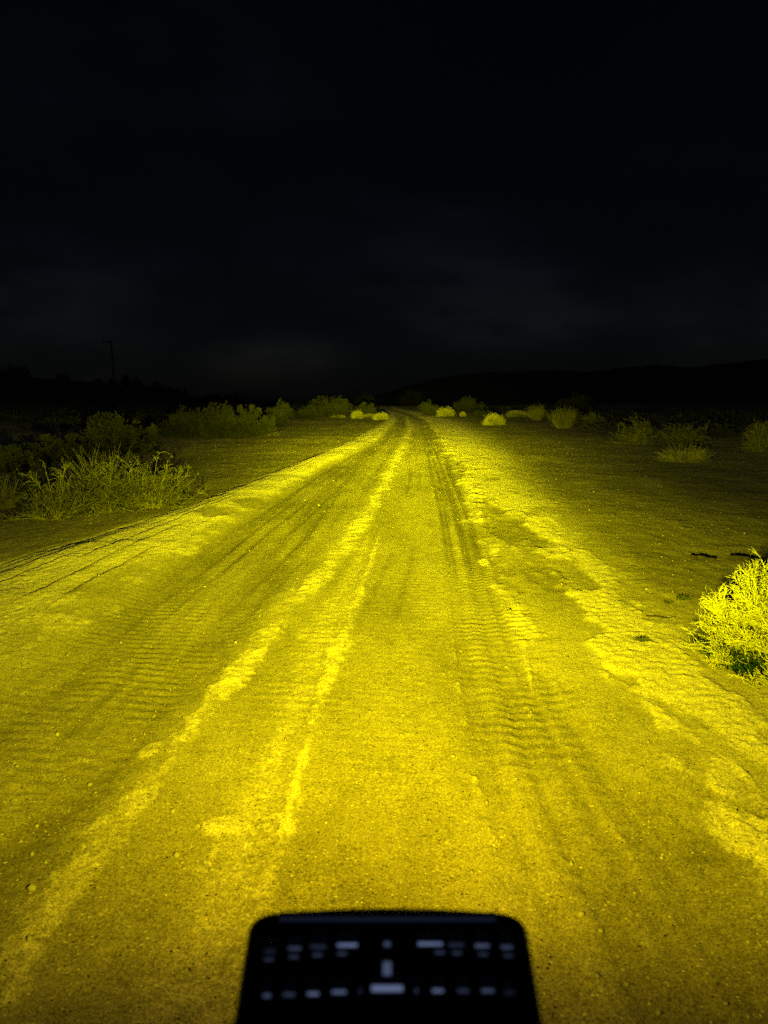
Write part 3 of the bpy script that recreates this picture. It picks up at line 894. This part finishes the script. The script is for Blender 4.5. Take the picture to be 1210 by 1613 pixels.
M_WEED = material('dark_green_weed', (0.20, 0.21, 0.07), 0.85, col2=(0.13, 0.15, 0.045), scale=12)
for lab, px, py, w_, h_ in (("small flat dark green weed on the sand left of the bright bush", 1078, 946, 34, 8),
                            ("flat dark weed patch on the right bank below the thin twig", 1012, 1012, 34, 9),
                            ("tiny dark weed just above the flat weed patch on the bank", 1052, 951, 22, 6)):
    place('weed', 'weed', lab, px, py, with_mats([make_cushion(1.0, 1.0, 260, 0.05)], [M_WEED]), 1, 1, w_, h_, "weeds on the right bank")

# scrub between the road and the hills: one uncountable mass
def scrub_mass():
    f = Geo()
    N = 1000
    Y = 36 * np.exp(rng.uniform(0, math.log(8), N)); s = np.where(rng.uniform(0, 1, N) < 0.5, -1, 1)
    off = rng.uniform(0.0, 1.0, N)
    X = 0.033 * Y + s * (7 + 0.05 * Y + off * 0.55 * Y)
    rr = rng.uniform(0.4, 1.1, N); hh = rng.uniform(0.35, 0.9, N)
    per = 130
    c = np.repeat(np.arange(N), per)
    d = dome_dirs(N * per, 1.5)
    k = rng.uniform(0.4, 1, N * per) ** 0.5
    z = ground_fields(X, Y)[0] + terrain(X, Y)
    p = np.stack([X[c] + d[:, 0] * rr[c] * k, Y[c] + d[:, 1] * rr[c] * k, z[c] + d[:, 2] * hh[c] * k], -1)
    f.add(*leaves(p, 0.15, along=d))
    return f.mesh('scrub')


tag(link('scrub', scrub_mass(), M_SCRUB), "dark low desert scrub filling the flats towards the hills", kind='stuff')

# ------------------------------------------------------------------ sticks and gravel lying on the sand
M_STICK = material('dead_wood', (0.11, 0.09, 0.06), 0.95, col2=(0.05, 0.04, 0.03), scale=20)
M_STICK_PALE = material('bleached_wood', (0.38, 0.34, 0.26), 0.9, col2=(0.25, 0.22, 0.16), scale=20)


def stick(px0, py0, px1, py1, r, mat, label):
    a = ground_at(px0, py0); b = ground_at(px1, py1)
    n = 14
    t = np.linspace(0, 1, n)
    L = math.hypot(b[0] - a[0], b[1] - a[1])
    nx, ny = -(b[1] - a[1]) / L, (b[0] - a[0]) / L
    w = np.cumsum(rng.normal(0, 0.010 * L, n)); w -= t * w[-1]
    x = a[0] + (b[0] - a[0]) * t + nx * w; y = a[1] + (b[1] - a[1]) * t + ny * w
    zz = ground_fields(x, y)[0] + terrain(x, y) + r * 0.6
    zz = zz - zz[n // 2] * 0
    P = np.stack([x, y, zz], -1)[None]
    mid = P[0, n // 2].copy()
    P = P - mid
    R = r * (1 - 0.5 * np.abs(t - 0.45) * 1.4)[None] * rng.uniform(0.85, 1.15, (1, n))
    V, q = tubes(P, R, 7)
    g = Geo(); g.add(V, q)
    for s in range(2):
        k = rng.integers(3, n - 3)
        sd = unit(np.array([[nx * (1 if s else -1) + (b[0] - a[0]) / L, ny * (1 if s else -1) + (b[1] - a[1]) / L, 0.12]]))
        PP = curves(P[0, k][None], sd, np.array([L * rng.uniform(0.08, 0.16)]), 4, 0.3, 0.08)
        g.add(*tubes(PP, taper(1, 4, np.array([r * 0.5]), r * 0.2), 5))
    o = link('stick', g.mesh('stick', True), mat)
    o.location = mid
    return tag(o, label, 'stick', "sticks lying on the sand")


stick(1087, 880, 1126, 886, 0.030, M_STICK, "thick dark stick lying on the sand left of the bright bush")
stick(1150, 880, 1200, 890, 0.034, M_STICK, "dark dead branch lying behind the top of the bright bush")
stick(1018, 971, 1064, 975, 0.005, M_STICK, "thin dark twig on the right sand below the thick stick")
stick(76, 820, 112, 816, 0.012, M_STICK_PALE, "pale bleached stick in front of the bare twig bush")
stick(1150, 1052, 1186, 1063, 0.006, M_STICK_PALE, "pale thin stalk on the sand under the bright bush")


def gravel(n=6500):
    g = Geo()
    Y = 1.3 * np.exp(rng.uniform(0, math.log(22), n)); X = rng.uniform(-0.70, 0.70, n) * (Y + 0.6)
    big = rng.uniform(0, 1, n) ** 14
    rad = 0.0020 + 0.009 * big + 0.0004 * Y
    z = ground_fields(X, Y)[0] + terrain(X, Y)
    ic = bmesh.new(); bmesh.ops.create_icosphere(ic, subdivisions=1, radius=1)
    bv = np.array([v.co[:] for v in ic.verts]); bf = np.array([[v.index for v in f.verts] for f in ic.faces]); ic.free()
    sc = rng.uniform(0.6, 1.3, (n, 1, 3)) * rad[:, None, None]
    V = bv[None] * sc * rng.uniform(0.8, 1.2, (n, len(bv), 1)) + np.stack([X, Y, z + rad * 0.45], -1)[:, None, :]
    F = bf[None] + (np.arange(n) * len(bv))[:, None, None]
    return mesh_np('gravel', V.reshape(-1, 3), tris=F.reshape(-1, 3))


M_GRAVEL = material('pale_gravel', (0.62, 0.56, 0.46), 0.8, col2=(0.36, 0.32, 0.26), scale=3)
tag(link('gravel', gravel(), M_GRAVEL), "scattered small pale pebbles and grit on the sand", kind='stuff')

# ------------------------------------------------------------------ utility pole
M_POLE = material('weathered_pole', (0.06, 0.05, 0.04), 0.9, var=0.4, scale=3)
dep = 120.0
pxx = (187 - CX) / FPX * dep
zt = CAM_H + dep * math.tan(math.atan((CY - 536) / FPX) - PITCH)
pole = tag(empty('utility_pole', (pxx, dep, 0)), "thin dark utility pole with a short crossarm above the left scrub", 'utility pole')


def box(bm, x0, x1, y0, y1, z0, z1):
    vs = [bm.verts.new(p) for p in ((x0, y0, z0), (x1, y0, z0), (x1, y1, z0), (x0, y1, z0), (x0, y0, z1), (x1, y0, z1), (x1, y1, z1), (x0, y1, z1))]
    for f in ((3, 2, 1, 0), (4, 5, 6, 7), (0, 1, 5, 4), (1, 2, 6, 5), (2, 3, 7, 6), (3, 0, 4, 7)): bm.faces.new([vs[i] for i in f])
    return vs


def bm_obj(name, bm, mat, parent, bevel=0.0, seg=3, smooth=True):
    if bevel:
        bmesh.ops.bevel(bm, geom=bm.edges[:], offset=bevel, segments=seg, profile=0.5, affect='EDGES', clamp_overlap=True)
    bmesh.ops.recalc_face_normals(bm, faces=bm.faces[:])
    me = bpy.data.meshes.new(name); bm.to_mesh(me); bm.free()
    if smooth: me.polygons.foreach_set('use_smooth', np.ones(len(me.polygons), bool))
    return link(name, me, mat, parent)


hh = np.linspace(0, 1, 12)
lean = -0.25
P = np.stack([lean * hh + 0.03 * np.sin(hh * 5), 0 * hh, -0.5 + (zt + 0.5) * hh], -1)[None]
V, q = tubes(P, (0.17 - 0.05 * hh)[None], 10)
g = Geo(); g.add(V, q); link('pole_shaft', g.mesh('pole_shaft', True), M_POLE, pole)
bm = bmesh.new(); box(bm, -1.35 + lean, 0.25 + lean, -0.24, -0.12, zt - 0.32, zt - 0.14); bm_obj('crossarm', bm, M_POLE, pole, 0.02, 2)
for xx in (-1.2, -0.55):
    bm = bmesh.new(); bmesh.ops.create_cone(bm, cap_ends=True, segments=10, radius1=0.06, radius2=0.035, depth=0.2)
    bmesh.ops.translate(bm, verts=bm.verts[:], vec=(xx + lean, -0.18, zt - 0.04)); bm_obj('insulator', bm, M_POLE, pole)

# ------------------------------------------------------------------ the lamp whose dark back fills the bottom of the picture
M_BODY = material('black_cast_metal', (0.006, 0.007, 0.010), 0.42, var=0.3, scale=40, spec=0.35)
M_FIN = material('glint_fin_metal', (0.74, 0.80, 0.98), 0.29, spec=0.5, metal=1.0)  # black fins given pale blue metal so their glints show brighter
M_LIP = material('glint_lip_metal', (0.26, 0.29, 0.40), 0.42, metal=1.0)  # lip metal paled to bring out its long highlight
M_BOLT = material('dark_bolt_steel', (0.05, 0.055, 0.07), 0.35, spec=0.6, metal=0.6)
M_LENS = bpy.data.materials.new('lit_yellow_lens'); M_LENS.use_nodes = True
b = M_LENS.node_tree.nodes['Principled BSDF']
b.inputs['Base Color'].default_value = (0.8, 0.62, 0.02, 1); b.inputs['Roughness'].default_value = 0.15
b.inputs['Emission Color'].default_value = (1, 0.8, 0.02, 1); b.inputs['Emission Strength'].default_value = 1.0
TOP = 1.048
lx0 = ground_at(611, 1500, TOP)[0]
lamp = tag(empty('driving_lamp', (lx0, 0.56, TOP - 0.05)), "black finned lamp housing seen from behind, throwing the yellow beam", 'lamp')


def top_xy(px, py, z=TOP):
    x, y, d_ = ground_at(px, py, z)
    return x - lx0, y - 0.56, d_


# housing: rounded outline, slightly bulging front edge, bevelled
bm = bmesh.new()
xl, yf, _ = top_xy(397, 1436); xr, _, _ = top_xy(826, 1436)
yb = -0.13
wf, wb = (xr - xl) / 2, 0.1115
out = []


def arc(cx, cy, r, a0, a1, n=7):
    for k in range(n + 1):
        a = a0 + (a1 - a0) * k / n
        out.append((cx + r * math.cos(a), cy + r * math.sin(a)))


R = 0.020
arc(wf - R, yf - R, R, 0, math.pi / 2)
for k in range(1, 12):
    t = k / 12; x = (wf - R) * (1 - 2 * t); out.append((x, yf + 0.007 * (1 - (2 * t - 1) ** 2)))
arc(-wf + R, yf - R, R, math.pi / 2, math.pi)
arc(-wb + R, yb + R, R, math.pi, 1.5 * math.pi)
arc(wb - R, yb + R, R, 1.5 * math.pi, 2 * math.pi)


def loft(bm, levels):
    rings = []
    for s, dz, _k in levels:
        rings.append([bm.verts.new((x * s[0], y * s[1] + s[2], dz)) for x, y in out])
    n = len(out)
    for a, c in zip(rings[:-1], rings[1:]):
        for i in range(n): bm.faces.new((a[i], a[(i + 1) % n], c[(i + 1) % n], c[i]))
    bm.faces.new(rings[0][::-1]); bm.faces.new(rings[-1])


loft(bm, [((0.93, 0.93, 0), -0.055, 0), ((0.98, 0.98, 0), -0.050, 0), ((1, 1, 0), -0.040, 0), ((1, 1, 0), 0.040, 0), ((0.996, 0.996, 0), 0.045, 0),
          ((0.985, 0.985, 0), 0.0485, 0), ((0.97, 0.97, 0), 0.050, 0)])
bm_obj('housing', bm, M_BODY, lamp)
# two rows of cooling fins either side of the middle bolt
F1 = [(425, 1504, 20), (464, 1500, 22), (501, 1497, 30), (547, 1495, 46), (678, 1493, 46), (719, 1494, 30), (760, 1496, 25), (799, 1498, 24)]
F2 = [(420, 1575, 13), (455, 1573, 25), (493, 1572, 26), (534, 1569, 25), (567, 1568, 7), (656, 1567, 8), (690, 1567, 26), (730, 1567, 26), (769, 1567, 26), (803, 1569, 19)]
CH = math.radians(47.5)                      # chamfer leans back and up, turned to mirror the added light


def wedge(x0, x1, y, length, z0, z1, face, tilt=0.0):
    """block whose rear top edge is cut by a broad chamfer"""
    bm = bmesh.new()
    a = CH + tilt
    dy, dz = face * math.sin(a), face * math.cos(a)
    prof = [(y, z0), (y, z1), (y + dy, z1 + dz), (y + length, z1 + dz), (y + length, z0)]
    A = [bm.verts.new((x0, p, q)) for p, q in prof]; B = [bm.verts.new((x1, p, q)) for p, q in prof]
    bm.faces.new(A); bm.faces.new(B[::-1])
    for i in range(5): bm.faces.new((A[i], B[i], B[(i + 1) % 5], A[(i + 1) % 5]))
    return bm


for row, dl, face in ((F1, 0.014, 0.0034), (F2, 0.013, 0.0031)):
    for px, py, w in row:
        x, y, dd = top_xy(px, py)
        hw = w * dd / FPX / 2
        hw *= rng.uniform(0.72, 1.05); tilt = math.radians(abs(px - 611) / 200 * 3.5 + rng.uniform(-1.0, 7.5) * (w < 40))
        o = bm_obj('cooling_fin', wedge(x - hw, x + hw, y, dl, 0.046, 0.0515, face, tilt), M_FIN, lamp, 0.0005, 2, smooth=False)
        if row is F1:
            xo = x if w < 40 else x + (-hw * 0.45 if px < 600 else hw * 0.7)
            bm_obj('fin_stud', wedge(xo - 0.0045, xo + 0.0045, y - 0.0075, 0.007, 0.046, 0.0495, 0.0034, math.radians(5.5)), M_FIN, o, 0.0008, 2, smooth=False)
y_lip = top_xy(611, 1452)[1]
bm_obj('lip', wedge(-wf + 0.026, wf - 0.026, y_lip, 0.010, 0.046, 0.0500, 0.0042, math.radians(4.0)), M_LIP, lamp, 0.0006, 2, smooth=False)
bx, by, bd = top_xy(610, 1492)
bm_obj('bolt', wedge(bx - 0.0035, bx + 0.0035, by - 0.002, 0.008, 0.046, 0.0515, 0.0048, math.radians(4.5)), M_FIN, lamp, 0.0008, 2, smooth=False)
bx, by, bd = top_xy(610, 1540)
bm_obj('centre_rib', wedge(bx - 0.0035, bx + 0.0035, by - 0.006, 0.014, 0.046, 0.048, 0.017, math.radians(4.5)), M_FIN, lamp, 0.0006, 2, smooth=False)
bx, by, bd = top_xy(610, 1567)
bm_obj('glint_bar', wedge(bx - 0.0125, bx + 0.0125, by, 0.014, 0.046, 0.052, 0.0052, 0.0), M_FIN, lamp, 0.0006, 2, smooth=False)  # chamfered bar added to give the middle glint
for sx in (-1, 1):
    bm = bmesh.new(); bmesh.ops.create_uvsphere(bm, u_segments=10, v_segments=6, radius=0.003); bmesh.ops.translate(bm, verts=bm.verts[:], vec=(bx + sx * 0.0105, by - 0.006, 0.0495)); bm_obj('bolt', bm, M_BOLT, lamp)
# front bezel, lit lens and the bracket underneath
bm = bmesh.new(); box(bm, -wf * 0.9, wf * 0.9, yf + 0.003, yf + 0.016, -0.046, 0.036); bm_obj('bezel', bm, M_BODY, lamp, 0.006, 3)
bm = bmesh.new(); box(bm, -wf * 0.82, wf * 0.82, yf + 0.012, yf + 0.020, -0.038, 0.028); bm_obj('lens', bm, M_LENS, lamp, 0.003, 2)
bm = bmesh.new()
box(bm, -0.05, 0.05, -0.05, 0.03, -0.066, -0.0555); box(bm, -0.03, 0.03, -0.03, 0.01, -0.16, -0.067)
bm_obj('mounting_bracket', bm, M_BODY, lamp, 0.003, 2)
